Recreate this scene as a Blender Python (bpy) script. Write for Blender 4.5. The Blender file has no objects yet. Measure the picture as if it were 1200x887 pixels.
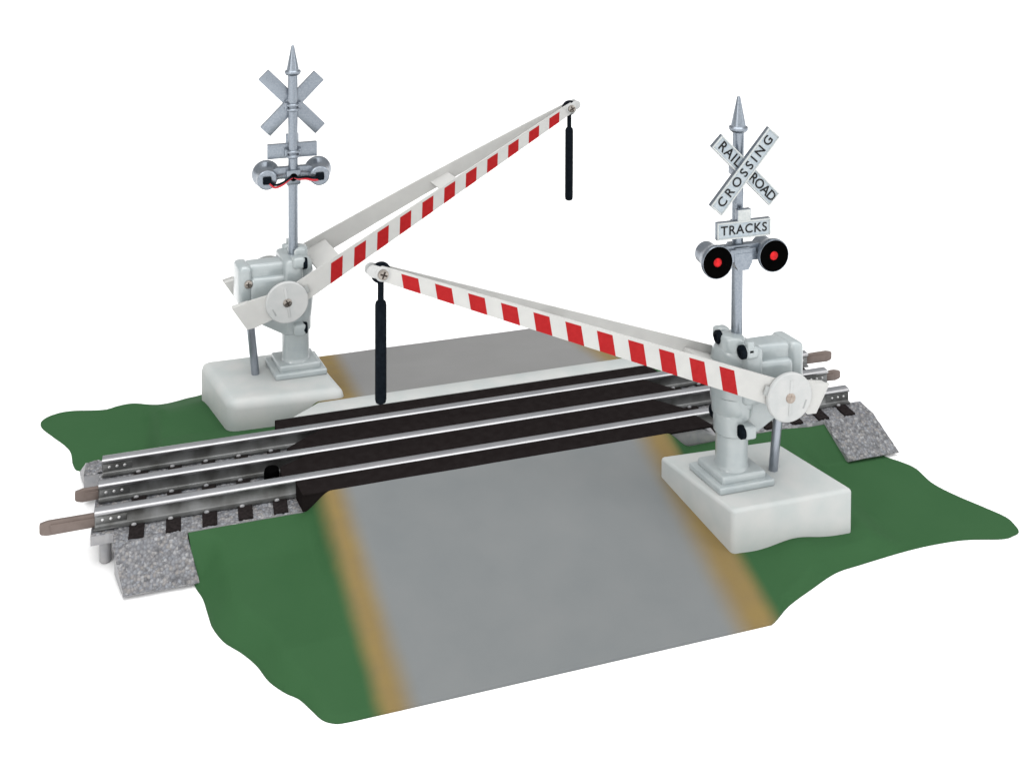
import bpy, bmesh, math, random
from mathutils import Vector, Matrix, noise
random.seed(7)
scn = bpy.context.scene
scn.unit_settings.system = 'METRIC'
scn.unit_settings.scale_length = 0.01          # one unit is one centimetre: a tabletop toy
COL = scn.collection
ZG = -1.84                                      # the white table; z = 0 is the top of the rails
pi = math.pi

# ------------------------------------------------------------------ materials
KA = .87                                        # how reflective the toy's plastics are under this bright studio light
def srgb(r, g, b):
    f = lambda c: (c/255/12.92) if c/255 <= .04045 else ((c/255+.055)/1.055)**2.4
    return (f(r), f(g), f(b), 1)

def mat(name, c1, c2=None, scale=3.0, rough=.5, metal=0.0, bump=0.0, bscale=40.0, detail=4.0,
        spec=.5, sss=0.0, emit=None, estr=0.0, lo=.35, hi=.65, rvar=0.0, stretch=None, coat=0.0):
    c2 = c2 or c1
    if name != 'white_table' and not emit: c1, c2 = [tuple(q*KA for q in c[:3])+(1,) for c in (c1, c2)]
    m = bpy.data.materials.new(name); m.use_nodes = True
    nt = m.node_tree; b = nt.nodes['Principled BSDF']
    N = nt.nodes.new; L = nt.links.new
    tc = N('ShaderNodeTexCoord')
    vec = tc.outputs['Object']
    if stretch:
        mp = N('ShaderNodeMapping'); mp.inputs['Scale'].default_value = stretch
        L(vec, mp.inputs['Vector']); vec = mp.outputs['Vector']
    n = N('ShaderNodeTexNoise'); n.inputs['Scale'].default_value = scale; n.inputs['Detail'].default_value = detail
    L(vec, n.inputs['Vector'])
    rp = N('ShaderNodeValToRGB')
    rp.color_ramp.elements[0].position = lo; rp.color_ramp.elements[0].color = c1
    rp.color_ramp.elements[1].position = hi; rp.color_ramp.elements[1].color = c2 or c1
    L(n.outputs['Fac'], rp.inputs['Fac']); L(rp.outputs['Color'], b.inputs['Base Color'])
    b.inputs['Roughness'].default_value = rough
    if rvar:
        mr = N('ShaderNodeMapRange'); mr.inputs['To Min'].default_value = rough-rvar; mr.inputs['To Max'].default_value = rough+rvar
        L(n.outputs['Fac'], mr.inputs['Value']); L(mr.outputs['Result'], b.inputs['Roughness'])
    b.inputs['Metallic'].default_value = metal
    b.inputs['Specular IOR Level'].default_value = spec
    b.inputs['Coat Weight'].default_value = coat; b.inputs['Coat Roughness'].default_value = .14
    if sss:
        b.inputs['Subsurface Weight'].default_value = sss
        b.inputs['Subsurface Radius'].default_value = (.12, .12, .12)
        b.inputs['Subsurface Scale'].default_value = 1.0
    if bump:
        n2 = N('ShaderNodeTexNoise'); n2.inputs['Scale'].default_value = bscale; n2.inputs['Detail'].default_value = 3
        L(tc.outputs['Object'], n2.inputs['Vector'])
        bp = N('ShaderNodeBump'); bp.inputs['Strength'].default_value = bump; bp.inputs['Distance'].default_value = .02
        L(n2.outputs['Fac'], bp.inputs['Height']); L(bp.outputs['Normal'], b.inputs['Normal'])
    if emit:
        b.inputs['Emission Color'].default_value = emit; b.inputs['Emission Strength'].default_value = estr
    return m

def g(v, t=(1, 1, 1)): return (v*t[0], v*t[1], v*t[2], 1)

M = {}
M['table'] = mat('white_table', g(.96), g(.965), rough=.9, spec=.1)
M['plastic'] = mat('milky_plastic', (.335, .38, .39, 1), (.40, .44, .445, 1), scale=1.3, rough=.30, bump=.03, bscale=25, spec=.6, coat=.8)
M['block'] = mat('white_plastic', (.445, .475, .47, 1), (.505, .515, .505, 1), scale=.9, rough=.5, bump=.10, bscale=7, spec=.3, detail=6)
M['arm'] = mat('white_arm', (.585, .585, .57, 1), (.62, .62, .60, 1), scale=2, rough=.5, spec=.25)
def translucent(m, fac, col):
    nt = m.node_tree; N = nt.nodes.new; L = nt.links.new
    out = nt.nodes['Material Output']; b = nt.nodes['Principled BSDF']
    t = N('ShaderNodeBsdfTranslucent'); t.inputs['Color'].default_value = col
    mx = N('ShaderNodeMixShader'); mx.inputs[0].default_value = fac
    L(b.outputs[0], mx.inputs[1]); L(t.outputs[0], mx.inputs[2]); L(mx.outputs[0], out.inputs['Surface'])
translucent(M['arm'], .12, (.72, .72, .70, 1))
M['stripe'] = mat('red_paint', (.355, .010, .012, 1), (.39, .013, .015, 1), scale=6, rough=.6, spec=.12)
M['disc'] = mat('clear_plastic', (.475, .49, .488, 1), (.525, .53, .525, 1), scale=2.5, rough=.35, spec=.35)
M['silver'] = mat('silver_paint', (.255, .29, .335, 1), (.325, .36, .405, 1), scale=16, rough=.30, metal=.85, bump=.05, bscale=60, rvar=.05)
M['rod'] = mat('steel_rod', (.35, .38, .43, 1), (.38, .41, .46, 1), scale=5, rough=.3, metal=.9, rvar=.02)
M['signface'] = mat('sign_face', (.36, .42, .465, 1), (.45, .495, .52, 1), scale=9, rough=.5, spec=.3)
M['signrim'] = mat('sign_rim', (.48, .51, .51, 1), (.56, .58, .57, 1), scale=11, rough=.45, spec=.3)
M['black'] = mat('black_plastic', (.003, .005, .008, 1), (.006, .009, .013, 1), scale=8, rough=.55, bump=.05, spec=.03)
M['ink'] = mat('black_ink', g(.008), g(.012), rough=.6, spec=.2)
M['hood'] = mat('black_hood', g(.0015), g(.002), rough=.6, spec=.0)
M['lens'] = mat('red_lens', (.20, .003, .005, 1), (.26, .004, .006, 1), scale=7, rough=.3, emit=(1, .01, .015, 1), estr=.03, spec=.15)
M['bulb'] = mat('red_bulb', (.22, .004, .006, 1), (.58, .016, .02, 1), scale=5, rough=.4, emit=(1, .010, .014, 1), estr=.09, spec=.10)
M['redwire'] = mat('red_wire', (.50, .01, .02, 1), (.56, .015, .03, 1), rough=.35)
M['screwmetal'] = mat('screw_metal', (.26, .235, .21, 1), (.42, .385, .35, 1), scale=12, rough=.3, metal=.95)
M['screwslot'] = mat('screw_recess', (.035, .028, .024, 1), (.06, .05, .045, 1), rough=.6, spec=.1)
M['hole'] = mat('brown_socket', (.30, .24, .20, 1), (.42, .36, .31, 1), scale=9, rough=.6)
M['rubber'] = mat('black_rubber', (.0130, .0105, .0105, 1), (.0165, .0138, .0138, 1), scale=3, rough=.8, bump=.05, spec=.0)
M['tie'] = mat('dark_tie', (.012, .010, .010, 1), (.022, .018, .018, 1), scale=9, rough=.8, bump=.25, bscale=22, spec=.03)
M['railedge'] = mat('polished_edge', (.40, .40, .41, 1), (.47, .47, .48, 1), scale=1.4, rough=.38, metal=1.0, stretch=(.5, 3, 3))
M['rail'] = mat('steel_rail', (.40, .41, .435, 1), (.48, .49, .51, 1), scale=1.4, rough=.34, metal=.85, rvar=.05, stretch=(.5, 3, 3))
M['railside'] = mat('tinned_side', (.11, .11, .105, 1), (.25, .255, .255, 1), scale=1.0, rough=.42, metal=.8, rvar=.06, stretch=(1.3, 1, .8), lo=.32, hi=.62, detail=7)
M['rivet'] = mat('bright_rivet', g(.62), g(.72), rough=.3, metal=.6)
M['pin'] = mat('copper_pin', (.150, .115, .10, 1), (.185, .145, .128, 1), scale=2.2, rough=.5, metal=.35, bump=.05)
M['slot'] = mat('slot_grey', (.33, .345, .34, 1), (.37, .385, .38, 1), rough=.5)
M['bedplastic'] = mat('bed_plastic', (.27, .275, .29, 1), (.34, .335, .34, 1), scale=3, rough=.6, bump=.1, bscale=20)

def gravel_mat():
    m = bpy.data.materials.new('gravel'); m.use_nodes = True
    nt = m.node_tree; b = nt.nodes['Principled BSDF']; N = nt.nodes.new; L = nt.links.new
    tc = N('ShaderNodeTexCoord')
    v = N('ShaderNodeTexVoronoi'); v.inputs['Scale'].default_value = 10.5
    nz = N('ShaderNodeTexNoise'); nz.inputs['Scale'].default_value = 7; nz.inputs['Detail'].default_value = 3
    mx = N('ShaderNodeMixRGB'); mx.inputs['Fac'].default_value = .06
    L(tc.outputs['Object'], nz.inputs['Vector']); L(tc.outputs['Object'], mx.inputs[1]); L(nz.outputs['Color'], mx.inputs[2])
    L(mx.outputs['Color'], v.inputs['Vector'])
    sep = N('ShaderNodeSeparateColor'); L(v.outputs['Color'], sep.inputs['Color'])
    rp = N('ShaderNodeValToRGB'); e = rp.color_ramp.elements
    e[0].position = 0; e[0].color = (.13, .132, .14, 1); e[1].position = 1; e[1].color = (.31, .315, .325, 1)
    for p, c in ((.3, (.18, .18, .187, 1)), (.6, (.215, .225, .245, 1)), (.80, (.225, .213, .205, 1))):
        k = e.new(p); k.color = c
    L(sep.outputs['Red'], rp.inputs['Fac'])
    # darker seams between the stones
    r2 = N('ShaderNodeValToRGB'); r2.color_ramp.elements[0].position = .25; r2.color_ramp.elements[0].color = (1, 1, 1, 1)
    r2.color_ramp.elements[1].position = .75; r2.color_ramp.elements[1].color = (.55, .55, .57, 1)
    L(v.outputs['Distance'], r2.inputs['Fac'])
    mu = N('ShaderNodeMixRGB'); mu.blend_type = 'MULTIPLY'; mu.inputs['Fac'].default_value = .8
    L(rp.outputs['Color'], mu.inputs[1]); L(r2.outputs['Color'], mu.inputs[2]); L(mu.outputs['Color'], b.inputs['Base Color'])
    b.inputs['Roughness'].default_value = .6; b.inputs['Specular IOR Level'].default_value = .35
    inv = N('ShaderNodeMath'); inv.operation = 'SUBTRACT'; inv.inputs[0].default_value = 1; L(v.outputs['Distance'], inv.inputs[1])
    bp = N('ShaderNodeBump'); bp.inputs['Strength'].default_value = .8; bp.inputs['Distance'].default_value = .05
    L(inv.outputs[0], bp.inputs['Height']); L(bp.outputs['Normal'], b.inputs['Normal'])
    return m
M['gravel'] = gravel_mat()

GREEN1, GREEN2 = (.0275, .0805, .0308, 1), (.0298, .0840, .0330, 1)
TAN = (.200, .143, .055, 1)
def ramp_mat(name, lines, grey1, grey2):
    """sprayed paint: four lines x = x0 + k*y, green | tan | grey | tan | green, soft overspray"""
    m = bpy.data.materials.new(name); m.use_nodes = True
    nt = m.node_tree; b = nt.nodes['Principled BSDF']; N = nt.nodes.new; L = nt.links.new
    tc = N('ShaderNodeTexCoord'); sx = N('ShaderNodeSeparateXYZ'); L(tc.outputs['Object'], sx.inputs['Vector'])
    nz = N('ShaderNodeTexNoise'); nz.inputs['Scale'].default_value = 1.1; nz.inputs['Detail'].default_value = 5; L(tc.outputs['Object'], nz.inputs['Vector'])
    def two(c1, c2, scale, lo=.35, hi=.65):
        n = N('ShaderNodeTexNoise'); n.inputs['Scale'].default_value = scale; n.inputs['Detail'].default_value = 4; L(tc.outputs['Object'], n.inputs['Vector'])
        r = N('ShaderNodeValToRGB'); r.color_ramp.elements[0].position = lo; r.color_ramp.elements[1].position = hi
        r.color_ramp.elements[0].color = c1; r.color_ramp.elements[1].color = c2; L(n.outputs['Fac'], r.inputs['Fac']); return r.outputs['Color']
    def step(x0, k, soft, sign):
        a = N('ShaderNodeMath'); a.operation = 'MULTIPLY_ADD'; a.inputs[1].default_value = -k; L(sx.outputs['Y'], a.inputs[0]); L(sx.outputs['X'], a.inputs[2])
        w = N('ShaderNodeMath'); w.operation = 'MULTIPLY_ADD'; w.inputs[1].default_value = .12; L(nz.outputs['Fac'], w.inputs[0]); L(a.outputs[0], w.inputs[2])
        mr = N('ShaderNodeMapRange'); mr.interpolation_type = 'SMOOTHSTEP'
        mr.inputs['From Min'].default_value = x0+.06-soft; mr.inputs['From Max'].default_value = x0+.06+soft
        if sign < 0: mr.inputs['To Min'].default_value = 1; mr.inputs['To Max'].default_value = 0
        L(w.outputs[0], mr.inputs['Value']); return mr.outputs['Result']
    def mul(a, c):
        k = N('ShaderNodeMath'); k.operation = 'MULTIPLY'; L(a, k.inputs[0]); L(c, k.inputs[1]); return k.outputs[0]
    (a, ka), (b1, kb), (c, kc), (d, kd) = lines
    grey1, grey2 = [tuple(q*KA for q in k[:3])+(1,) for k in (grey1, grey2)]
    tanmask = mul(step(a, ka, .36, 1), step(d, kd, .40, -1))
    greymask = mul(step(b1, kb, .46, 1), step(c, kc, .60, -1))
    m1 = N('ShaderNodeMixRGB'); L(tanmask, m1.inputs['Fac']); L(two(GREEN1, GREEN2, .5), m1.inputs[1]); L(two(TAN, (.184, .133, .058, 1), 1.2), m1.inputs[2])
    m2 = N('ShaderNodeMixRGB'); L(greymask, m2.inputs['Fac']); L(m1.outputs['Color'], m2.inputs[1]); L(two(grey1, grey2, .45, .3, .7), m2.inputs[2])
    L(m2.outputs['Color'], b.inputs['Base Color'])
    b.inputs['Roughness'].default_value = .7; b.inputs['Specular IOR Level'].default_value = .08
    n2 = N('ShaderNodeTexNoise'); n2.inputs['Scale'].default_value = 22; n2.inputs['Detail'].default_value = 3; L(tc.outputs['Object'], n2.inputs['Vector'])
    bp = N('ShaderNodeBump'); bp.inputs['Strength'].default_value = .05; bp.inputs['Distance'].default_value = .02
    L(n2.outputs['Fac'], bp.inputs['Height']); L(bp.outputs['Normal'], b.inputs['Normal'])
    return m
def line(x_top, x_bot, yt, yb):
    k = (x_bot-x_top)/(yb-yt); return (x_top-k*yt, k)
M['ramp_near'] = ramp_mat('painted_ramp', [line(-3.0, -2.2, -2.7, -10.7), line(-2.2, -1.35, -2.7, -10.7),
                          line(9.35, 9.25, -2.7, -10.7), line(10.45, 10.55, -2.7, -10.7)], (.170, .183, .187, 1), (.190, .200, .202, 1))
M['ramp_far'] = ramp_mat('painted_far_ramp', [(-2.4, 0), (-.75, 0), (10.1, 0), (11.6, 0)], (.220, .220, .217, 1), (.234, .234, .231, 1))

# ------------------------------------------------------------------ mesh helpers
class MB:
    """gathers shapes into one mesh; T maps local (a, b, z) to the thing's own space"""
    def __init__(s, T=None): s.bm = bmesh.new(); s.T = T or (lambda a, b, z: (a, b, z))
    def _add(s, tmp, smooth=True, mi=0):
        bmesh.ops.recalc_face_normals(tmp, faces=tmp.faces)
        vm = {}
        for v in tmp.verts: vm[v] = s.bm.verts.new(s.T(*v.co))
        for f in tmp.faces:
            try: nf = s.bm.faces.new([vm[v] for v in f.verts])
            except ValueError: continue
            nf.smooth = smooth; nf.material_index = f.material_index if f.material_index else mi
        tmp.free(); return s
    def box(s, x0, x1, y0, y1, z0, z1, bev=0.0, seg=2, mi=0, rot=None, at=None):
        t = bmesh.new(); bmesh.ops.create_cube(t, size=1)
        for v in t.verts:
            v.co = Vector(((x0+x1)/2+v.co.x*(x1-x0), (y0+y1)/2+v.co.y*(y1-y0), (z0+z1)/2+v.co.z*(z1-z0)))
        if bev: bmesh.ops.bevel(t, geom=t.edges[:], offset=bev, segments=seg, profile=.5, affect='EDGES')
        if rot:
            for v in t.verts: v.co = rot @ (v.co-Vector(at)) + Vector(at)
        return s._add(t, mi=mi)
    def prism(s, pts, y0, y1, axis='y', bev=0.0, seg=2, mi=0):
        """outline in the plane across `axis`, extruded along it"""
        t = bmesh.new()
        def P(p, q):
            return Vector((p[0], q, p[1])) if axis == 'y' else (Vector((q, p[0], p[1])) if axis == 'x' else Vector((p[0], p[1], q)))
        lo = [t.verts.new(P(p, y0)) for p in pts]; hi = [t.verts.new(P(p, y1)) for p in pts]
        t.faces.new(lo); t.faces.new(hi[::-1]); n = len(pts)
        for i in range(n): t.faces.new((lo[i], hi[i], hi[(i+1) % n], lo[(i+1) % n]))
        if bev: bmesh.ops.bevel(t, geom=t.edges[:], offset=bev, segments=seg, profile=.5, affect='EDGES')
        return s._add(t, mi=mi)
    def lathe(s, prof, at=(0, 0, 0), axis='z', n=40, mi=0, cap=True):
        """prof: list of (radius, height); axis may be 'z', 'x' or 'y'"""
        t = bmesh.new(); rings = []
        for r, h in prof:
            ring = []
            for i in range(n):
                c, q = math.cos(2*pi*i/n)*r, math.sin(2*pi*i/n)*r
                p = (c, q, h) if axis == 'z' else ((h, c, q) if axis == 'x' else (c, h, q))
                ring.append(t.verts.new((p[0]+at[0], p[1]+at[1], p[2]+at[2])))
            rings.append(ring)
        for A, B in zip(rings, rings[1:]):
            for i in range(n): t.faces.new((A[i], A[(i+1) % n], B[(i+1) % n], B[i]))
        if cap: t.faces.new(rings[0]); t.faces.new(rings[-1][::-1])
        return s._add(t, mi=mi)
    def tube(s, pts, r, n=10, mi=0):
        t = bmesh.new(); rings = []; pts = [Vector(p) for p in pts]
        for i, p in enumerate(pts):
            d = (pts[min(i+1, len(pts)-1)]-pts[max(i-1, 0)]).normalized()
            u = d.orthogonal().normalized() if i == 0 else (u - d*u.dot(d)).normalized()
            w = d.cross(u)
            rr = r[i] if isinstance(r, (list, tuple)) else r
            rings.append([t.verts.new(p+(u*math.cos(2*pi*k/n)+w*math.sin(2*pi*k/n))*rr) for k in range(n)])
        for A, B in zip(rings, rings[1:]):
            for k in range(n): t.faces.new((A[k], A[(k+1) % n], B[(k+1) % n], B[k]))
        t.faces.new(rings[0][::-1]); t.faces.new(rings[-1])
        return s._add(t, mi=mi)
    def ball(s, c, r, n=16, sc=(1, 1, 1), mi=0):
        t = bmesh.new(); bmesh.ops.create_uvsphere(t, u_segments=n, v_segments=n//2+2, radius=r)
        for v in t.verts: v.co = Vector((c[0]+v.co.x*sc[0], c[1]+v.co.y*sc[1], c[2]+v.co.z*sc[2]))
        return s._add(t, mi=mi)
    def build(s, name, mats, parent=None, angle=.6, label=None):
        bm = s.bm; bmesh.ops.recalc_face_normals(bm, faces=bm.faces); bm.normal_update()
        for e in bm.edges:
            if len(e.link_faces) == 2 and e.calc_face_angle(0) > angle: e.smooth = False
        me = bpy.data.meshes.new(name); bm.to_mesh(me); bm.free()
        for m in (mats if isinstance(mats, (list, tuple)) else [mats]): me.materials.append(m)
        o = bpy.data.objects.new(name, me); COL.objects.link(o)
        if parent: o.parent = parent
        if label: o['label'] = label
        return o

def spline(pts, n):
    """Catmull-Rom through pts"""
    P = [Vector(p) for p in pts]; P = [P[0]*2-P[1]] + P + [P[-1]*2-P[-2]]; out = []
    for i in range(1, len(P)-2):
        for k in range(n):
            t = k/n; a, b, c, d = P[i-1], P[i], P[i+1], P[i+2]
            out.append(.5*((2*b)+(c-a)*t+(2*a-5*b+4*c-d)*t*t+(3*b-a-3*c+d)*t**3))
    out.append(P[-2].copy()); return out

def thing(name, loc, label, cat, group=None):
    o = bpy.data.objects.new(name, None); COL.objects.link(o); o.location = loc
    o.empty_display_size = .5
    o['label'] = label; o['category'] = cat
    if group: o['group'] = group
    return o
def sstep(t): t = max(0, min(1, t)); return t*t*(3-2*t)
def lerp(a, b, t): return a+(b-a)*t

# ------------------------------------------------------------------ table
mb = MB(); S = 900; n = 2
mb.box(-S, S, -S, S, ZG-1, ZG)
o = mb.build('ground', M['table']); o['kind'] = 'structure'; o['label'] = 'plain white table surface under the toy crossing'

# ------------------------------------------------------------------ road ramps with grass verges
def zroad(y, far):
    t0 = 3.35 if far else 2.70
    z = -(abs(y)-t0)/(10.75-t0)*1.72-.03
    return min(-.03, z)
def prof(y):
    y = abs(y); K = [(2.6, -.69), (4.2, -1.0), (8.2, -1.25), (10.6, -1.74), (14, -1.79)]
    for (a, za), (b, zb) in zip(K, K[1:]):
        if y <= b: return lerp(za, zb, max(0, y-a)/(b-a))
    return -1.79
def dist_poly(p, poly):
    best = 1e9
    for a, b in zip(poly, poly[1:]):
        ab = b-a; t = max(0, min(1, (p-a).dot(ab)/max(ab.dot(ab), 1e-9))); best = min(best, (a+ab*t-p).length)
    return best
def smin(a, b, k=.18):
    h = max(0, min(1, .5+.5*(b-a)/k)); return lerp(b, a, h)-k*h*(1-h)
XL_T, XL_B, XR = -2.60, -2.0, 10.35             # where the road's own surface ends at the track and at the foot
def verge_z(x, y, outline, k, side, far):
    zv = prof(y)
    if not far and side > 0:                     # under the gravel shoulder at the right end
        t = sstep((x-15.4)/1.5); shoulder = -.80-(abs(y)-2.65)*.9
        zv = lerp(zv, min(zv, max(-1.79, shoulder)), t)
        zv += .24*math.exp(-((x-12.7)/.95)**2-((y+8.5)/.6)**2); k = lerp(k, 1.4, sstep((-7.6-y)/.8)*sstep((16.5-x)/1.5))
    if far and side < 0:
        t = sstep((-8.4-x)/1.0); shoulder = -.80-(abs(y)-2.65)*.9
        zv = lerp(zv, min(zv, max(-1.79, shoulder)), t)
    d = dist_poly(Vector((x, y)), outline)
    zv = smin(zv, -1.80+k*d); zv = max(zv, -1.80)
    f = (abs(y)-2.7)/8.05
    xl = lerp(XL_T, XL_B, f) if not far else -2.35
    xr = XR if not far else 10.7
    out = (xl-x) if side < 0 else (x-xr)
    w = sstep(out/1.05)
    return lerp(zroad(y, far), zv, w)
def patch(name, inner, outer, k, side, far, material, parent, fr, nu=110, nv=46):
    """ruled sheet between the road and track edge (inner) and the free wavy edge (outer)"""
    def resample(P, n):
        P = [Vector(p) for p in P]; L = [0]
        for a, b in zip(P, P[1:]): L.append(L[-1]+(b-a).length)
        out = []; j = 0
        for i in range(n):
            s = L[-1]*i/(n-1)
            while j < len(L)-2 and L[j+1] < s: j += 1
            out.append(P[j].lerp(P[j+1], (s-L[j])/max(L[j+1]-L[j], 1e-9)))
        return out
    oc = spline(outer, 8); free = spline(outer[fr[0]:fr[1]], 8)
    A, B = resample(inner, nu), resample(oc, nu)
    bm = bmesh.new(); G = []
    for i in range(nu):
        row = []
        for j in range(nv):
            t = (j/(nv-1))**1.25; p = A[i].lerp(B[i], t)
            row.append(bm.verts.new((p.x, p.y, verge_z(p.x, p.y, free, k, side, far))))
        lo = row[-1].co; row.append(bm.verts.new((lo.x, lo.y, ZG+.002)))
        G.append(row)
    for i in range(nu-1):
        for j in range(nv):
            q = [G[i][j], G[i+1][j], G[i+1][j+1], G[i][j+1]]
            try: f = bm.faces.new(q); f.smooth = True
            except ValueError: pass
    bmesh.ops.remove_doubles(bm, verts=bm.verts, dist=1e-4)
    m = MB(); m.bm.free(); m.bm = bm
    return m.build(name, material, parent, angle=.9)
def road_sheet(far, material, parent):
    bm = bmesh.new(); G = []; ny, nx = 60, 40; y0, y1 = (3.35, 10.75) if far else (-2.70, -10.75)
    for i in range(ny+1):
        y = lerp(y0, y1, i/ny); f = (abs(y)-2.7)/8.05
        xl = lerp(XL_T, XL_B, f) if not far else -2.35; xr = XR if not far else 10.7
        # the front edge of the moulding bows very slightly
        row = [bm.verts.new((lerp(xl, xr, j/nx), y, zroad(y, far)+.012*min(1, j, nx-j)*noise.noise(Vector((j*.13, i*.1, 3.3 if far else 7.7))))) for j in range(nx+1)]
        G.append(row)
    foot = [bm.verts.new((v.co.x, v.co.y, ZG+.002)) for v in G[-1]]
    G.append(foot)
    for a, b in zip(G, G[1:]):
        for j in range(nx): f = bm.faces.new((a[j], a[j+1], b[j+1], b[j])); f.smooth = True
    top = [bm.verts.new((v.co.x, v.co.y, -.6)) for v in G[0]]
    for j in range(nx): bm.faces.new((G[0][j], G[0][j+1], top[j+1], top[j]))
    m = MB(); m.bm.free(); m.bm = bm
    return m.build('road', material, parent, angle=.7)

NL = [(-7.5, -2.64), (-7.38, -3.2), (-7.27, -3.85), (-7.08, -4.36), (-6.99, -4.7), (-6.88, -5.31), (-6.75, -5.92), (-6.42, -6.64), (-5.92, -7.25), (-5.51, -7.88), (-5.19, -8.6), (-4.78, -9.16), (-4.39, -9.53), (-4.09, -10.02), (-3.83, -10.45), (-3.55, -10.66), (-3.2, -10.74), (-2.0, -10.75)]
NR = [(10.35, -10.75), (10.6, -10.62), (11.34, -10.15), (12.41, -9.7), (13.67, -9.22), (14.73, -9.09), (16.73, -8.92), (18.07, -8.91), (19.17, -9.01), (20.43, -9.33), (20.95, -9.29), (21.27, -9.18), (21.4, -8.85), (21.42, -8.37), (21.06, -7.68), (20.47, -6.65), (20.16, -5.81), (20.16, -4.84), (19.84, -4.24), (19.54, -3.87), (19.1, -3.0), (18.9, -2.64)]
FL = [(-2.35, 10.75), (-4.2, 10.2), (-6.0, 9.3), (-6.97, 8.8), (-7.61, 8.66), (-8.36, 8.47), (-8.99, 8.5), (-9.87, 8.87), (-10.49, 8.83), (-11.09, 8.67), (-12.45, 8.96), (-13.15, 8.84), (-13.53, 8.46), (-13.47, 7.93), (-12.96, 7.11), (-12.4, 6.27), (-12.1, 5.64), (-11.95, 4.83), (-11.78, 4.33), (-11.52, 4.08), (-11.2, 3.3), (-11.0, 2.64)]
FR = [(15.4, 2.64), (15.2, 3.6), (14.9, 4.4), (14.2, 5.2), (13.4, 6.0), (12.9, 6.9), (12.2, 7.7), (11.6, 8.6), (11.3, 9.6), (10.95, 10.4), (10.7, 10.75)]

near = thing('road_ramp', (4, -6.5, ZG), 'near grey road ramp with tan shoulders and green grass sloping towards us', 'road ramp', 'road ramps of the crossing')
far = thing('road_ramp', (4, 6.5, ZG), 'far grey road ramp behind the rails with a white front strip', 'road ramp', 'road ramps of the crossing')
near.location = (0, 0, 0); far.location = (0, 0, 0)
near.location.z = far.location.z = 0
road_sheet(False, M['ramp_near'], near); road_sheet(True, M['ramp_far'], far)
patch('grass_verge', [(-3.9, -2.64)] + [(lerp(XL_T, XL_B, i/30)+0, lerp(-2.70, -10.75, i/30)) for i in range(31)], NL, 1.0, -1, False, M['ramp_near'], near, (2, None))
patch('grass_verge', [(XR, lerp(-10.75, -2.70, i/30)) for i in range(31)] + [(12.5, -2.64), (15.0, -2.64), (17.5, -2.64)], NR, .5, 1, False, M['ramp_near'], near, (0, 20), nu=150, nv=60)
patch('grass_verge', [(-2.35, lerp(10.75, 3.35, i/30)) for i in range(31)] + [(-4.2, 2.64), (-6.5, 2.64), (-9.0, 2.64)], FL, .35, -1, True, M['ramp_far'], far, (0, 20), nu=150, nv=60)
patch('grass_verge', [(13, 2.64)] + [(10.7, lerp(3.35, 10.75, i/30)) for i in range(31)], FR, .6, 1, True, M['ramp_far'], far, (2, None))
m = MB(); m.prism([(-3.5, 2.52), (-2.4, 3.34), (11.35, 3.34), (11.9, 2.52)], -.62, -.015, 'z', bev=.03); m.build('white_strip', M['block'], far)

# ------------------------------------------------------------------ track
track = thing('track_section', (4.2, 0, ZG), 'straight three-rail toy track on grey gravel with black crossing pads', 'railway track')
track.location = (0, 0, 0)
def gn(x, y, z=0): return noise.noise(Vector((x*9, y*9, z*9)))*.046+noise.noise(Vector((x*4, y*4, z*4+5)))*.022
def grid_top(m, x0, x1, y0, y1, z, st, zb):
    nx, ny = max(2, int((x1-x0)/st)), max(2, int((y1-y0)/st)); t = bmesh.new(); G = []
    for i in range(nx+1):
        G.append([])
        for j in range(ny+1):
            x, y = lerp(x0, x1, i/nx), lerp(y0, y1, j/ny); e = i in (0, nx) or j in (0, ny)
            G[-1].append(t.verts.new((x, y, z+(gn(x, y) if not e else gn(x, y)*.5-.015))))
    for i in range(nx):
        for j in range(ny): t.faces.new((G[i][j], G[i+1][j], G[i+1][j+1], G[i][j+1]))
    ring = [G[i][0] for i in range(nx+1)]+[G[nx][j] for j in range(1, ny+1)]+[G[i][ny] for i in range(nx-1, -1, -1)]+[G[0][j] for j in range(ny-1, 0, -1)]
    low = [t.verts.new((v.co.x, v.co.y, zb)) for v in ring]; k = len(ring)
    for i in range(k):
        f = t.faces.new((ring[i], ring[(i+1) % k], low[(i+1) % k], low[i])); f.material_index = 1
    f = t.faces.new(low); f.material_index = 1
    m._add(t)
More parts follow.
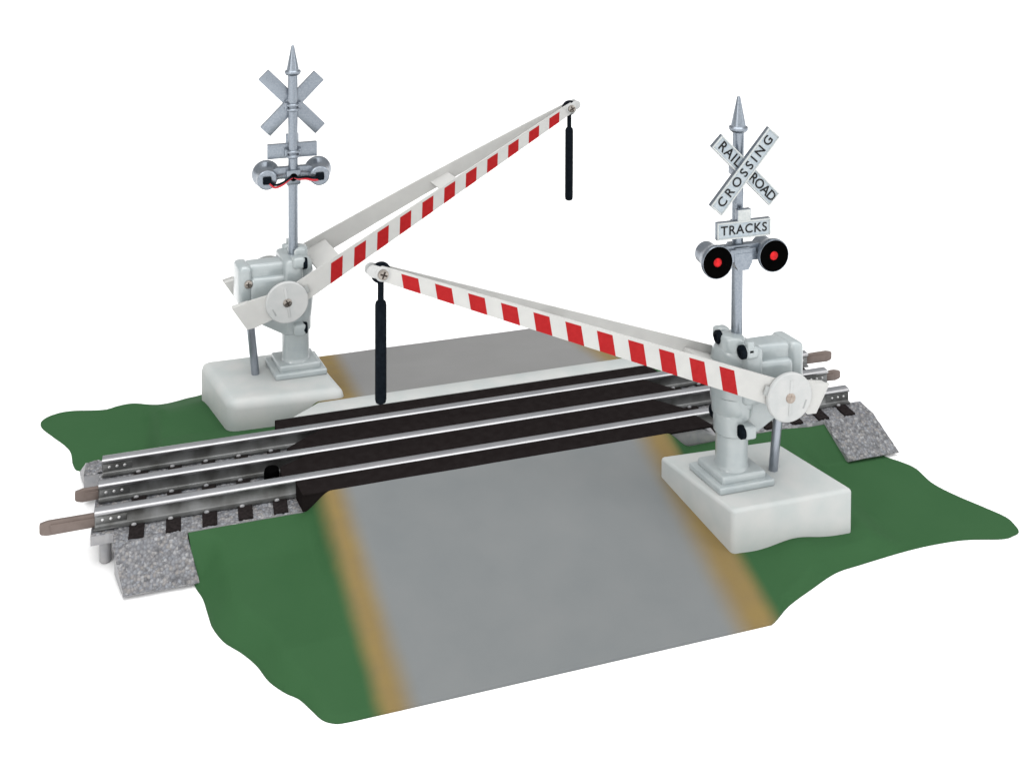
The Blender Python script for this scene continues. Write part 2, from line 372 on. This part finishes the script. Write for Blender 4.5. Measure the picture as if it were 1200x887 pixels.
def shoulder(m, x0, x1, sgn, shift):
    """sloping gravel apron; sgn = -1 near side, +1 far side"""
    st = .045; nx = int((x1-x0)/st); L = [(1.72, -.635), (2.66, -.665), (3.88, -1.68)]; rows = 54; K = .37; t = bmesh.new(); G = []
    for i in range(nx+1):
        G.append([])
        for j in range(rows+1):
            s = j/rows
            if s < K: y, z = lerp(L[0][0], L[1][0], s/K), lerp(L[0][1], L[1][1], s/K)
            else: q = (s-K)/(1-K); y, z = lerp(L[1][0], L[2][0], q), lerp(L[1][1], L[2][1], q)
            x = lerp(x0, x1, i/nx)+shift*max(0, (s-K)/(1-K))
            d = gn(x, y*1.3, z)*1.5 if 0 < i < nx else gn(x, y, z)*.5-.01
            G[-1].append(t.verts.new((x, sgn*(y+d*.6), z+d*.8)))
    for i in range(nx):
        for j in range(rows): t.faces.new((G[i][j], G[i+1][j], G[i+1][j+1], G[i][j+1]))
    # moulded body below: end walls and foot
    under = [(3.80, -1.76), (2.7, -1.66), (1.75, -1.48), (1.75, -.66)]
    for i, e in ((0, 1), (nx, -1)):
        xs = lerp(x0, x1, i/nx)
        cols = G[i]
        vs = [t.verts.new((xs+shift*max(0, (y-2.5)/1.4)*(1 if y > 2.5 else 0), sgn*y, z)) for y, z in under]
        f = t.faces.new(cols+vs if e > 0 else (cols+vs)[::-1]); f.material_index = 1
        if i == 0: U0 = vs
        else: U1 = vs
    lip = [G[i][-1] for i in range(nx+1)]
    f = t.faces.new(lip+[U1[0], U0[0]]); f.material_index = 1
    for a in range(3):
        f = t.faces.new((U0[a], U1[a], U1[a+1], U0[a+1])); f.material_index = 1
    bmesh.ops.triangulate(t, faces=[f for f in t.faces if len(f.verts) > 4])
    m._add(t)
m = MB()
grid_top(m, -9.9, 18.1, -2.62, 2.62, -.655, .075, -1.02)
grid_top(m, -10.7, -9.902, -2.0, 2.55, -.657, .06, -1.0)
grid_top(m, 18.102, 18.95, -2.55, 2.0, -.657, .06, -1.0)
m.build('ballast_bed', [M['gravel'], M['bedplastic']], track, angle=1.2)
m = MB(); shoulder(m, -9.95, -7.55, -1, .42); m.build('gravel_shoulder', [M['gravel'], M['bedplastic']], track, angle=1.2)
m = MB(); shoulder(m, 17.42, 19.72, -1, .38); m.build('gravel_shoulder', [M['gravel'], M['bedplastic']], track, angle=1.2)
m = MB(); shoulder(m, -11.25, -9.0, 1, -.35); m.build('gravel_shoulder', [M['gravel'], M['bedplastic']], track, angle=1.2)
m = MB(); shoulder(m, 15.7, 18.1, 1, -.35); m.build('gravel_shoulder', [M['gravel'], M['bedplastic']], track, angle=1.2)
for x, y in ((-10.25, -1.62), (18.5, 1.62), (-10.6, 2.2), (18.3, -2.2)):
    m = MB(); m.lathe([(.17, ZG+.01), (.2, ZG+.05), (.2, -1.0)], at=(x, y, 0), n=24); m.build('support_leg', M['bedplastic'], track)

for i in range(24):
    x = -9.2+1.212*i
    if -3.2 < x < 11.6: continue
    m = MB(); m.box(x-.25, x+.25, -2.56, 2.56, -.72, -.585, bev=.02)
    t = m.build('tie', M['tie'], track)
    for y in (-1.6, 0, 1.6):
        for e in (-1, 1):
            m = MB(); m.ball((x-.1, y+e*.27, -.575), .07, n=10, sc=(1.3, .8, .9)); m.build('spike', M['bedplastic'], t)

RX0, RX1 = -10.58, 19.16
half = [(.0, 0.0), (.122, -.001), (.190, -.024), (.199, -.042), (.195, -.11), (.175, -.13), (.105, -.14), (.10, -.16), (.10, -.50), (.13, -.535), (.25, -.55), (.25, -.60)]
for y in (-1.6, 0, 1.6):
    t = bmesh.new(); prf = half+[(-a, z) for a, z in half[::-1][:-1]]
    xs = [RX0]+[lerp(RX0, RX1, i/40) for i in range(1, 40)]+[RX1]
    R_ = [[t.verts.new((x, y+a, z)) for a, z in prf] for x in xs]; k = len(prf)
    for A, B in zip(R_, R_[1:]):
        for i in range(k):
            f = t.faces.new((A[i], A[(i+1) % k], B[(i+1) % k], B[i]))
            hi_, lo_ = max(prf[i][1], prf[(i+1) % k][1]), min(prf[i][1], prf[(i+1) % k][1])
            f.material_index = 1 if hi_ < -.05 else (2 if lo_ < -.01 else 0)
    for ring in (R_[0], R_[-1][::-1]): f = t.faces.new(ring); f.material_index = 1
    m = MB(); m._add(t)
    rail = m.build('rail', [M['rail'], M['railside'], M['railedge']], track, angle=1.1)
    for xe, sg in ((RX0, 1), (RX1, -1)):
        m = MB(); m.box(xe+sg*.03, xe+sg*1.05, y-.118, y+.118, -.47, -.2, bev=.02)
        for q in (.25, .52, .79):
            for e in (-1, 1): m.ball((xe+sg*q, y+e*.118, -.32), .055, n=12, sc=(1, .6, 1), mi=1)
        m.build('joint_bar', [M['railside'], M['rivet']], rail)
# brass-brown joining pins
def pin(x0, x1, y, zt, zb):
    s = 1 if x1 > x0 else -1; L = abs(x1-x0); m = MB()
    m.prism([(x0-s*.15, zb+.03), (x0+s*(L-.25), zb), (x0+s*(L-.06), zb+.05), (x1, zb+.12), (x1, zt-.06), (x0+s*(L-.25), zt), (x0-s*.15, zt)], y-.075, y+.075, 'y', bev=.025)
    m.box(min(x0, x1-s*.35), max(x0, x1-s*.35), y-.11, y-.06, zb+.1, zt-.1, bev=.02)
    m.build('joining_pin', M['pin'], track)
pin(RX0, -12.35, -1.6, -.12, -.60); pin(RX0, -11.38, 0, -.13, -.58)
pin(RX1, 20.45, 1.6, -.12, -.58); pin(RX1, 19.85, 0, -.13, -.56)
# rubber pads between and beside the rails
def pad(poly, zb=-.66):
    m = MB(); m.prism(poly, zb, -.028, 'z', bev=.03); m.build('crossing_pad', M['rubber'], track)
m = MB(); m.prism([(-3.8, -1.79), (-3.62, -2.69), (12.4, -2.69), (12.05, -1.79)], -.11, -.028, 'z', bev=.02)
m.prism([(-3.78, -1.82), (-3.62, -2.67), (10.3, -2.67), (10.3, -1.82)], -.66, -.07, 'z'); m.build('crossing_pad', M['rubber'], track)
m = MB(); m.prism([(10.5, -.72), (10.6, -.12), (11.9, -.12), (12.6, -.5), (12.7, -.72)], -2.64, -1.85, 'y', bev=.06, seg=3); m.build('bed_edge', M['bedplastic'], track)
pad([(-4.25, -1.41), (-4.25, -.75), (-3.1, -.19), (10.9, -.19), (12.1, -1.41)])
pad([(-3.95, .19), (-3.9, .42), (-2.5, 1.41), (11.15, 1.41), (12.25, .19)])
pad([(-4.22, 1.79), (-4.22, 2.51), (11.85, 2.51), (12.05, 1.79)])
m = MB(); m.lathe([(.27, -.62), (.28, -.30), (.25, -.18), (.2, -.16)], at=(-4.55, -.55, 0), n=24); m.build('terminal_plug', M['hood'], track)

# ------------------------------------------------------------------ crossing signals
BOARD = .285
def text_mesh(body, size, spacing=1.0):
    cu = bpy.data.curves.new('lettering', 'FONT'); cu.body = body; cu.size = size; cu.align_x = 'CENTER'; cu.align_y = 'CENTER'
    cu.extrude = .006; cu.space_character = spacing; cu.resolution_u = 4; cu.offset = .012*size
    ob = bpy.data.objects.new('lettering', cu); COL.objects.link(ob)
    bpy.context.view_layer.update()
    dg = bpy.context.evaluated_depsgraph_get(); me = bpy.data.meshes.new_from_object(ob.evaluated_get(dg))
    bpy.data.objects.remove(ob); bpy.data.curves.remove(cu); return me

def signal(P, ang_a, ang_b, label, arm, foot, soft):
    A = Vector((math.cos(math.radians(ang_a)), math.sin(math.radians(ang_a)), 0))
    B = Vector((math.cos(math.radians(ang_b)), math.sin(math.radians(ang_b)), 0))
    NB = Vector((A.y, -A.x, 0))                  # square to A, on the sign's side
    if NB.dot(B) < 0: NB = -NB
    H = -ZG
    TS = lambda a, b, z: A*a+B*b+Vector((0, 0, z+H))     # follows the moulding's slight skew
    def TO(a0=0, b0=0):                                   # round and flat parts: true right angles about a skewed centre
        c = A*a0+B*b0
        return lambda a, b, z: c+A*(a-a0)+NB*(b-b0)+Vector((0, 0, z+H))
    root = thing('crossing_signal', (P[0], P[1], ZG), label, 'crossing signal', 'railroad crossing signals beside the road')
    # base
    m = MB(TS)
    m.prism(foot[::-1], -1.82, .3, 'z', bev=soft, seg=5)
    blk = m.build('base_block', M['block'], root)
    m = MB(TS); m.box(-1.08, 1.08, -.92, .92, .29, .545, bev=.07, seg=3); m.box(-.86, .86, -.74, .74, .5, .80, bev=.09, seg=3)
    m.build('plinth', M['plastic'], root)
    m = MB(TO())
    m.lathe([(.66, .74), (.60, .82), (.575, .95), (.575, 2.02), (.62, 2.04), (.66, 2.09), (.665, 2.75), (.64, 2.78), (.64, 2.82), (.665, 2.86), (.68, 3.4)], n=56)
    m.build('column', M['plastic'], root)
    # housing of the mechanism
    m = MB(TS)
    m.lathe([(.66, 2.7), (.69, 3.0), (.72, 3.3), (.72, 4.6), (.66, 4.95), (.52, 5.18), (.40, 5.24)], n=48)
    m.lathe([(.42, 4.2), (.42, 5.45), (.37, 5.53), (.27, 5.57)], at=(-.13, .14, 0), n=32)
    m.box(-.12, .64, -.86, .86, 3.25, 5.3, bev=.17, seg=4)
    m.box(-.3, .4, -.70, .70, 2.95, 4.9, bev=.2, seg=4)
    m.box(.2, 2.02, -.66, .66, 3.42, 4.62, bev=.2, seg=5)
    m.box(.2, 2.10, -.45, .45, 4.2, 5.12, bev=.22, seg=5)
    m.box(1.92, 2.48, -.60, .60, 3.40, 5.12, bev=.2, seg=5)
    m.prism([(-.3, 1.98), (.55, 2.0), (1.5, 2.55), (2.0, 3.1), (2.0, 3.6), (-.3, 3.6)], -.52, .52, 'y', bev=.08, seg=3)
    for b in (-.78, .78):
        m.box(-.16, .36, b-.22, b+.22, 4.96, 5.44, bev=.13, seg=3)
        m.box(-.16, .30, b-.24, b+.20, 2.12, 2.60, bev=.09, seg=3)
    m.box(-.1, .14, .82, 1.0, 5.2, 5.62, bev=.03)
    hs = m.build('housing', M['plastic'], root, angle=.75)
    for da_, b, z in arm['screws'] + [(0, -.78, 2.36), (0, .78, 2.36)]:
            m = MB(TO(da_, b)); m.lathe([(.235, -.10), (.235, -.24), (.2, -.28), (.11, -.285), (.1, -.24)], at=(da_, b, z), axis='x', n=28)
            m.build('clamp_screw', M['black'], hs)
    for b in (-1,):
        c = (2.1, b*.60, 4.42)
        m = MB(TO(c[0], c[1])); m.lathe([(.17, -.03*b), (.17, .05*b), (.1, .07*b)], at=c, axis='y', n=20)
        m.box(c[0]-.02, c[0]+.02, c[1]+.05*b, c[1]+.085*b, c[2]-.1, c[2]+.1, mi=1); m.box(c[0]-.1, c[0]+.1, c[1]+.05*b, c[1]+.083*b, c[2]-.02, c[2]+.02, mi=1)
        m.build('case_screw', [M['screwmetal'], M['screwslot']], hs)
    m = MB(TO()); m.tube([(1.68, 0, .28), (1.96, 0, 3.3)], .168, n=24); m.build('support_rod', M['rod'], root)
    # pole and finial
    pa = arm['pa']; T0 = TO
    def TO(a0=0, b0=0, dz=0):                             # parts of the head sit at this pole's own height
        k = T0(a0, b0); return lambda a, b, z: k(a, b, z+(dz if z > 7 else 0))
    m = MB(TO(0, 0, arm['dz'])); m.lathe([(.2, 5.1), (.2, 6.9), (.2, 12.9)], at=(pa, 0, 0), n=36); pole = m.build('pole', M['silver'], root)
    m = MB(TO(0, 0, arm['dz'])); m.lathe([(.2, 12.74), (.29, 12.78), (.34, 12.86), (.335, 12.93), (.26, 12.98), (.25, 13.05), (.16, 13.5), (.075, 13.93), (.06, 13.99), (.03, 14.03), (.008, 14.04)], at=(pa, 0, 0), n=32)
    m.build('finial', M['silver'], pole)
    for z in (11.42, 9.42):
        m = MB(TO(0, 0, arm['dz']))
        for dz in (-.14, .06): m.lathe([(.2, dz-.06), (.255, dz-.06), (.29, dz-.02), (.29, dz+.04), (.255, dz+.08), (.2, dz+.08)], at=(pa, 0, z), n=32)
        m.box(pa-.33, pa+.33, .1, .36, z-.13, z+.13, bev=.03)
        for e in (-1, 1): m.box(pa+e*.28-.07, pa+e*.28+.07, -.08, .34, z-.14, z+.16, bev=.03)
        m.build('sign_clamp', M['silver'], pole)
    # signs: board + raised rim + letters
    def board(name, L, h, cz, rot, b0, parent, texts, size, tab=False, spacing=1.0, da=0.0):
        c = Vector((pa+da, 0, cz)); Rm = Matrix.Rotation(rot, 3, 'Y')
        base = TO(0, 0, arm['dz'])
        def T(a, b, z):
            v = Rm @ Vector((a, 0, z)); return base(c.x+v.x, b, c.z+v.z)
        th = .17; m = MB(T); m.box(-L/2, L/2, b0, b0+th, -h/2, h/2, bev=.018)
        if tab: m.box(-.27, .27, b0+.01, b0+th+.012, h/2-.05, h/2+.40, bev=.02)
        o = m.build(name, M['silver'], parent)
        m = MB(T); f = b0+th; w = .055
        m.box(-L/2+.03, L/2-.03, f-.01, f+.006, -h/2+.03, h/2-.03); m.build('sign_face', M['signface'], o); m = MB(T)
        for (x0, x1, z0, z1) in ((-L/2+.01, L/2-.01, h/2-w, h/2-.008), (-L/2+.01, L/2-.01, -h/2+.008, -h/2+w), (-L/2+.01, -L/2+w, -h/2+w+.003, h/2-w-.003), (L/2-w, L/2-.01, -h/2+w+.003, h/2-w-.003)):
            m.box(x0, x1, f-.012, f+.040, z0, z1, bev=.008)
        if tab: m.box(-.245, .245, f, f+.025, h/2-.03, h/2+.38, bev=.008)
        m.build('sign_rim', M['signrim'], o)
        for body, x, sz, sp in texts:
            me = text_mesh(body, sz, sp)
            for v in me.vertices: v.co = T(v.co.x+x, f+.012+v.co.z, v.co.y)
            me.materials.clear(); me.materials.append(M['ink'])
            bm = bmesh.new(); bm.from_mesh(me); bmesh.ops.recalc_face_normals(bm, faces=bm.faces); bm.to_mesh(me); bm.free()
            ob = bpy.data.objects.new('lettering', me); COL.objects.link(ob); ob.parent = o
        return o
    board('cross_board', 3.22, .58, 11.47, math.radians(45), .22, root, [('RAIL', -.90, .49, 1.14), ('ROAD', .93, .48, .93)], .5, da=arm['da'])
    board('cross_board', 3.45, .58, 11.50, math.radians(-arm['rot']), .37, root, [('CROSSING', 0, .47, 1.46)], .5)
    board('track_sign', 2.1, .62, 9.42, 0, .30, root, [('TRACKS', 0, .455, 1.12)], .55, tab=True)
    # lamp bracket, lamps, wires
    m = MB(TO(0, 0, arm['dz']))
    m.box(pa-.30, pa+.30, -.30, .42, 8.12, 8.74, bev=.05)
    m.prism([(pa-.34, 8.2), (pa-.2, 7.95), (pa+.2, 7.95), (pa+.34, 8.2), (pa+.34, 8.55), (pa-.34, 8.55)], .05, .46, 'y')
    m.prism([(pa-1.15, 8.42), (pa-.9, 8.30), (pa+.9, 8.30), (pa+1.15, 8.42), (pa+1.15, 8.62), (pa+.7, 8.80), (pa-.7, 8.80), (pa-1.15, 8.62)], .02, .30, 'y', bev=.04)
    m.prism([(pa-.6, 8.26), (pa+.6, 8.26), (pa+.5, 8.7), (pa-.5, 8.7)], .28, .44, 'y', bev=.03)
    m.build('lamp_bracket', M['silver'], root)
    for e in (-1, 1):
        ca, cz = pa+e*1.10, 8.42
        m = MB(TO(0, 0, arm['dz']))
        m.lathe([(.37, -.34), (.41, -.31), (.42, .02), (.43, .12), (.46, .22), (.55, .42), (.585, .52), (.59, .62), (.575, .66), (.55, .655), (.54, .6)], at=(ca, 0, cz), axis='y', n=44)
        lamp = m.build('lamp', M['silver'], root)
        m = MB(TO(0, 0, arm['dz'])); m.lathe([(.565, .645), (.555, .662), (.54, .655), (.40, .57), (.2, .51), (.05, .50)], at=(ca, 0, cz), axis='y', n=44)
        m.build('lamp_hood', M['hood'], lamp)
        m = MB(TO(0, 0, arm['dz'])); m.ball((ca, .515, cz), .27, n=24, sc=(1, .5, 1)); m.build('lens', M['lens'], lamp)
        m = MB(TO(0, 0, arm['dz'])); m.ball((ca, .57, cz), .19, n=20, sc=(1, .7, 1)); m.build('bulb', M['bulb'], lamp)
        m = MB(TO(0, 0, arm['dz'])); m.box(ca-.18, ca+.18, -.46, -.33, cz-.16, cz+.16, bev=.05)
        m.lathe([(.13, -.42), (.11, -.52)], at=(ca, 0, cz-.02), axis='y', n=16); m.build('wire_plug', M['black'], lamp)
        for col, off in (('black', .06), ('redwire', -.05)):
            pts = spline([(pa+e*.03, -.30, 8.45), (pa+e*.2, -.42, 8.42+off*.4), (pa+e*.5, -.52, 8.33+off*.8+(.12 if e < 0 else -.06)), (pa+e*.8, -.52, 8.28+off+(.1 if e < 0 else -.08)), (ca-e*.1, -.46, 8.36+off), (ca, -.40, 8.40+off)], 6)
            m = MB(TO(0, 0, arm['dz'])); m.tube(pts, .048, n=10); m.build('wire', M[col], root)
    m = MB(TO(0, 0, arm['dz'])); m.lathe([(.17, -.29), (.16, -.34), (.1, -.345)], at=(pa, 0, 8.45), axis='y', n=24); m.build('wire_socket', M['hood'], root)
    # gate arm
    pv, tp, ext = arm['pivot'], arm['tip'], arm['ext']
    bw0, bw1, bf = arm['b'], .13, arm['bf']        # half gaps: pivot, tip, and the plate on the far side
    armo = MB(TS); 
    Ld = Vector((tp[0]-pv[0], 0, tp[1]-pv[1])); slope = Ld.z/Ld.x
    cosv = abs(Ld.x)/Ld.length
    def cpt(t): return pv[0]+t*(tp[0]-pv[0]), pv[1]+t*(tp[1]-pv[1])
    def hgt(t): return lerp(.96, .47, max(0, t))/cosv
    stripes = [.163+.0774*i for i in range(11)]; mids = [.05*i for i in range(21)]; sw = .0195
    def gapf(sgn, t):
        if sgn*arm['near'] > 0: return sgn*lerp(bw0, bw1, t)
        return sgn*(lerp(bf, bw1, t)+arm['bow']*t*(1-t))
    def plate(sgn):
        t_ = bmesh.new(); ts = sorted(set([-.0, 1.0]+[s+q for s in stripes for q in (-sw, sw)]+(mids if sgn*arm['near'] < 0 else []))); th = .07
        def B_(t): return gapf(sgn, t)
        cols = []
        for t in ts:
            a, z = cpt(t); h = hgt(t); b = B_(t)
            lv = [-h/2, h*.36, h/2]; ob, ib = [], []
            for q, fr in zip(lv, (1, 0, 0)):         # the red blocks lean: their feet sit nearer the pivot
                t2 = t-arm['slant']*fr*h*.86/abs(tp[0]-pv[0]) if .1 < t < .98 else t
                a2, z2 = cpt(t2); h2 = hgt(t2); b2 = B_(t2); k = q/h*h2
                ob.append(t_.verts.new((a2, b2, z2+k))); ib.append(t_.verts.new((a2, b2-sgn*th, z2+k)))
            cols.append((ob, ib))
        for i in range(len(cols)-1):
            (o0, i0), (o1, i1) = cols[i], cols[i+1]; mid = (ts[i]+ts[i+1])/2
            st = any(abs(mid-s) < sw*.9 for s in stripes)
            for q in range(2):
                f = t_.faces.new((o0[q], o1[q], o1[q+1], o0[q+1])); f.material_index = 1 if (st and q == 0) else 0
                t_.faces.new((i0[q], i0[q+1], i1[q+1], i1[q]))
            t_.faces.new((o0[2], o1[2], i1[2], i0[2])); t_.faces.new((o0[0], i0[0], i1[0], o1[0]))
        for c in (cols[0], cols[-1]):
            t_.faces.new((c[0][0], c[0][1], c[0][2], c[1][2], c[1][1], c[1][0]))
        return MB(TS)._add(t_)
    gate = plate(1).build('gate_arm', [M['arm'], M['stripe']], root, angle=.5)
    # the first plate carries the rest of the arm
    plate(-1).build('side_plate', [M['arm'], M['stripe']], gate, angle=.5)
    u = Ld.normalized()
    def AR(b0=0):                                # along the arm, across, square to the arm
        w = Vector((-u.z, 0, u.x));  w = w if w.z > 0 else -w
        return lambda s, b, h: TS(pv[0]+u.x*s+w.x*h, b, pv[1]+u.z*s+w.z*h)
    # tail of each plate with its counterweight, cranked up a little from the line of the arm
    tw = Matrix.Rotation(math.radians(13), 3, 'Y')
    def AT(s_, b, h):
        v = tw @ Vector((s_, 0, h)) if u.x > 0 else Matrix.Rotation(math.radians(arm['crank']), 3, 'Y') @ Vector((s_, 0, h))
        return AR()(v.x, b, v.z)
    for sgn in (1, -1):
        isnear = sgn*arm['near'] > 0
        e = ext if isnear else arm['fext']
        bb = sgn*bw0 if isnear else sgn*bf
        m = MB(AT)
        y0, y1 = (bb-.085, bb) if sgn > 0 else (bb, bb+.085)
        m.prism([(.02, -.5), (.02, .5), (-e+.45, .56), (-e+.40, .50), (-e-.20, .50), (-e+.16, -.56), (-e+.5, -.60), (-.75, -.52)], y0, y1, 'y')
        m.prism([(-e-.17, .47), (-e+.5, .47), (-e+.7, -.47), (-e+.16, -.50)], *((bb-.36, bb-.086) if sgn > 0 else (bb+.086, bb+.36)), 'y', bev=.03)
        m.build('counterweight', M['arm'], gate)
        d = sgn
        m = MB(AR())
        m.lathe([(.87, -.02*d), (.87, .065*d), (.83, .10*d), (.14, .105*d)], at=(0, bb, 0), axis='y', n=56)
        m.box(-.05, .05, bb+min(.09*d, .125*d), bb+max(.09*d, .125*d), -.62, .62, bev=.01, rot=Matrix.Rotation(math.radians(18), 3, 'Y'), at=(0, bb, 0))
        disc = m.build('pivot_disc', M['disc'], gate)
        m = MB(AR()); m.lathe([(.18, .10*d), (.18, .125*d), (.15, .14*d)], at=(0, bb, 0), axis='y', n=20)
        m.box(-.13, .13, bb+min(.13*d, .16*d), bb+max(.13*d, .16*d), -.025, .025, mi=1); m.box(-.025, .025, bb+min(.13*d, .158*d), bb+max(.13*d, .158*d), -.13, .13, mi=1)
        m.build('pivot_screw', [M['screwmetal'], M['screwslot']] if arm['near'] < 0 else [M['hole'], M['hole']], gate)
        for s0, s1, h0, h1 in ((.84, 1.02, -.16, .16), (-.66, -.60, -.22, .10)):
            q0, q1 = sorted((bb-.01*d, bb+((.022 if s0 > 0 else .115)*d)))
            m = MB(AR()); m.box(s0, s1, q0, q1, h0, h1, bev=.008); m.build('slot', M['slot'], gate)
    m = MB(AR()); m.tube([(0, -(bf if arm['near'] > 0 else bw0)+.05, 0), (0, (bw0 if arm['near'] > 0 else bf)-.05, 0)], .16, n=20); m.build('axle', M['screwmetal'], gate)
    Lt = Ld.length
    for t0, t1, hh, dz in ((.118, .190, .22, .05), (.535, .595, .08, .0)):
        lo0, lo1, hi0, hi1 = gapf(-1, t0)+.04, gapf(-1, t1)+.04, gapf(1, t0)-.04, gapf(1, t1)-.04
        m = MB(AR()); m.prism([(Lt*t0, lo0), (Lt*t1, lo1), (Lt*t1, hi1), (Lt*t0, hi0)], dz-hh/2, dz+hh/2, 'z', bev=.03)
        m.build('cross_brace', M['arm'], gate)
    # solid end of the arm and hanging counter rod
    for d in (-1, 1):
        m = MB(AR()); m.lathe([(.24, 0), (.24, .08*d), (.2, .10*d)], at=(Lt, d*bw1-.03*d, 0), axis='y', n=28)
        m.box(Lt-.2, Lt+.30, d*bw1-.035, d*bw1+.035, -.20, .20, bev=.03); m.lathe([(.2, -.034), (.2, .034)], at=(Lt+.30, d*bw1, .0), axis='y', n=28)
        m.build('end_lug', M['disc'], gate)
        m = MB(AR()); m.lathe([(.17, 0), (.17, .06*d), (.12, .085*d)], at=(Lt, d*(bw1+.07), 0), axis='y', n=20)
        m.box(Lt-.12, Lt+.12, d*(bw1+.14)-.02, d*(bw1+.14)+.02, -.028, .028, mi=1); m.box(Lt-.028, Lt+.028, d*(bw1+.14)-.021, d*(bw1+.14)+.021, -.12, .12, mi=1)
        m.build('tip_screw', [M['screwmetal'], M['screwslot']], gate)
    m = MB(TO()); a, z = tp
    m.lathe([(.30, -.085), (.335, -.06), (.335, .06), (.30, .085)], at=(a, 0, z), axis='y', n=36)
    m.lathe([(.1, -.97), (.1, -.2)], at=(a, 0, z), n=20)
    m.lathe([(.11, -4.28), (.165, -4.24), (.185, -4.14), (.185, -1.06), (.16, -.96), (.1, -.90)], at=(a, 0, z), n=28)
    m.build('hanging_rod', M['black'], gate)
    return root

signal((11.179, -6.447), 0, -79, 'near crossing signal with readable signs and two red lamps facing us', dict(pivot=(1.19, 3.705), tip=(-12.65, 9.16), slant=.17, b=1.4, bf=.97, ext=1.38, fext=1.3, bow=.0, da=.10, screws=[(0, .78, 5.2), (-.30, -.12, 5.40)], rot=49, dz=0, pa=.16, near=1, crank=12),
       [(-1.55, -1.95), (3.0, -1.72), (3.45, 1.85), (-1.22, 1.78)], .14)
signal((-3.105, 5.81), 180, 101, 'far crossing signal seen from behind with red and black lamp wires', dict(pivot=(.745, 3.82), tip=(-12.41, 10.69), slant=.03, b=1.4, bf=1.6, ext=1.95, fext=1.7, bow=.9, da=0, screws=[(0, -.78, 5.12), (0, .78, 5.2)], rot=46, dz=.22, pa=.09, near=-1, crank=14),
       [(-1.4, -2.40), (3.25, -2.15), (3.6, 1.90), (-1.12, 1.83)], .36)

# ------------------------------------------------------------------ light: a white studio
w = bpy.data.worlds.new('World'); scn.world = w; w.use_nodes = True
nt = w.node_tree; N = nt.nodes.new; L = nt.links.new; bg = nt.nodes['Background']
tc = N('ShaderNodeTexCoord'); sp = N('ShaderNodeSeparateXYZ'); L(tc.outputs['Generated'], sp.inputs['Vector'])
def mrange(src, a, b, c, d):
    k = N('ShaderNodeMapRange'); k.interpolation_type = 'SMOOTHSTEP'
    for nme, v in zip(('From Min', 'From Max', 'To Min', 'To Max'), (a, b, c, d)): k.inputs[nme].default_value = v
    L(src, k.inputs['Value']); return k.outputs['Result']
def madd(a, b):
    k = N('ShaderNodeMath'); k.operation = 'ADD'; L(a, k.inputs[0]); L(b, k.inputs[1]); return k.outputs[0]
v = madd(mrange(sp.outputs['Z'], .80, .93, .40, 3.2), mrange(sp.outputs['Y'], -.8, -.1, .75, 0))
cb = N('ShaderNodeCombineColor'); 
for i in ('Red', 'Green', 'Blue'): L(v, cb.inputs[i])
L(cb.outputs['Color'], bg.inputs['Color']); bg.inputs['Strength'].default_value = 1.15
for loc, sx, sy_, en, colr in (((-85, -75, 70), 30, 120, 48000, (1, .99, .97)), ((105, -62, 70), 26, 120, 34500, (.97, .985, 1))):
    la = bpy.data.lights.new('softbox', 'AREA'); la.shape = 'RECTANGLE'; la.size = sx; la.size_y = sy_; la.energy = en; la.color = colr
    lo = bpy.data.objects.new('softbox', la); COL.objects.link(lo); lo.location = loc
    lo.rotation_euler = (Vector((4, 0, 3))-Vector(loc)).to_track_quat('-Z', 'Y').to_euler()

# ------------------------------------------------------------------ camera
C = Vector((-7.22528, -40.83892, 23.52214))
r = Vector((0.959236, -0.282588, 0.003095)); u = Vector((0.004737, 0.027027, 0.999623)); f = Vector((0.282565, 0.958861, -0.027264))
cam = bpy.data.cameras.new('Camera'); co = bpy.data.objects.new('Camera', cam); COL.objects.link(co)
Rm = Matrix((r, u, -f)).transposed().to_4x4(); Rm.translation = C; co.matrix_world = Rm
cam.sensor_width = 36; cam.sensor_fit = 'HORIZONTAL'; cam.lens = 36*1268.418/1200; cam.shift_y = -609.942/1200
cam.clip_start = .1; cam.clip_end = 5000
scn.camera = co
scn.view_settings.view_transform = 'Standard'; scn.view_settings.look = 'None'; scn.view_settings.exposure = 0; scn.view_settings.gamma = 1
scn.render.resolution_x = 1024; scn.render.resolution_y = 756
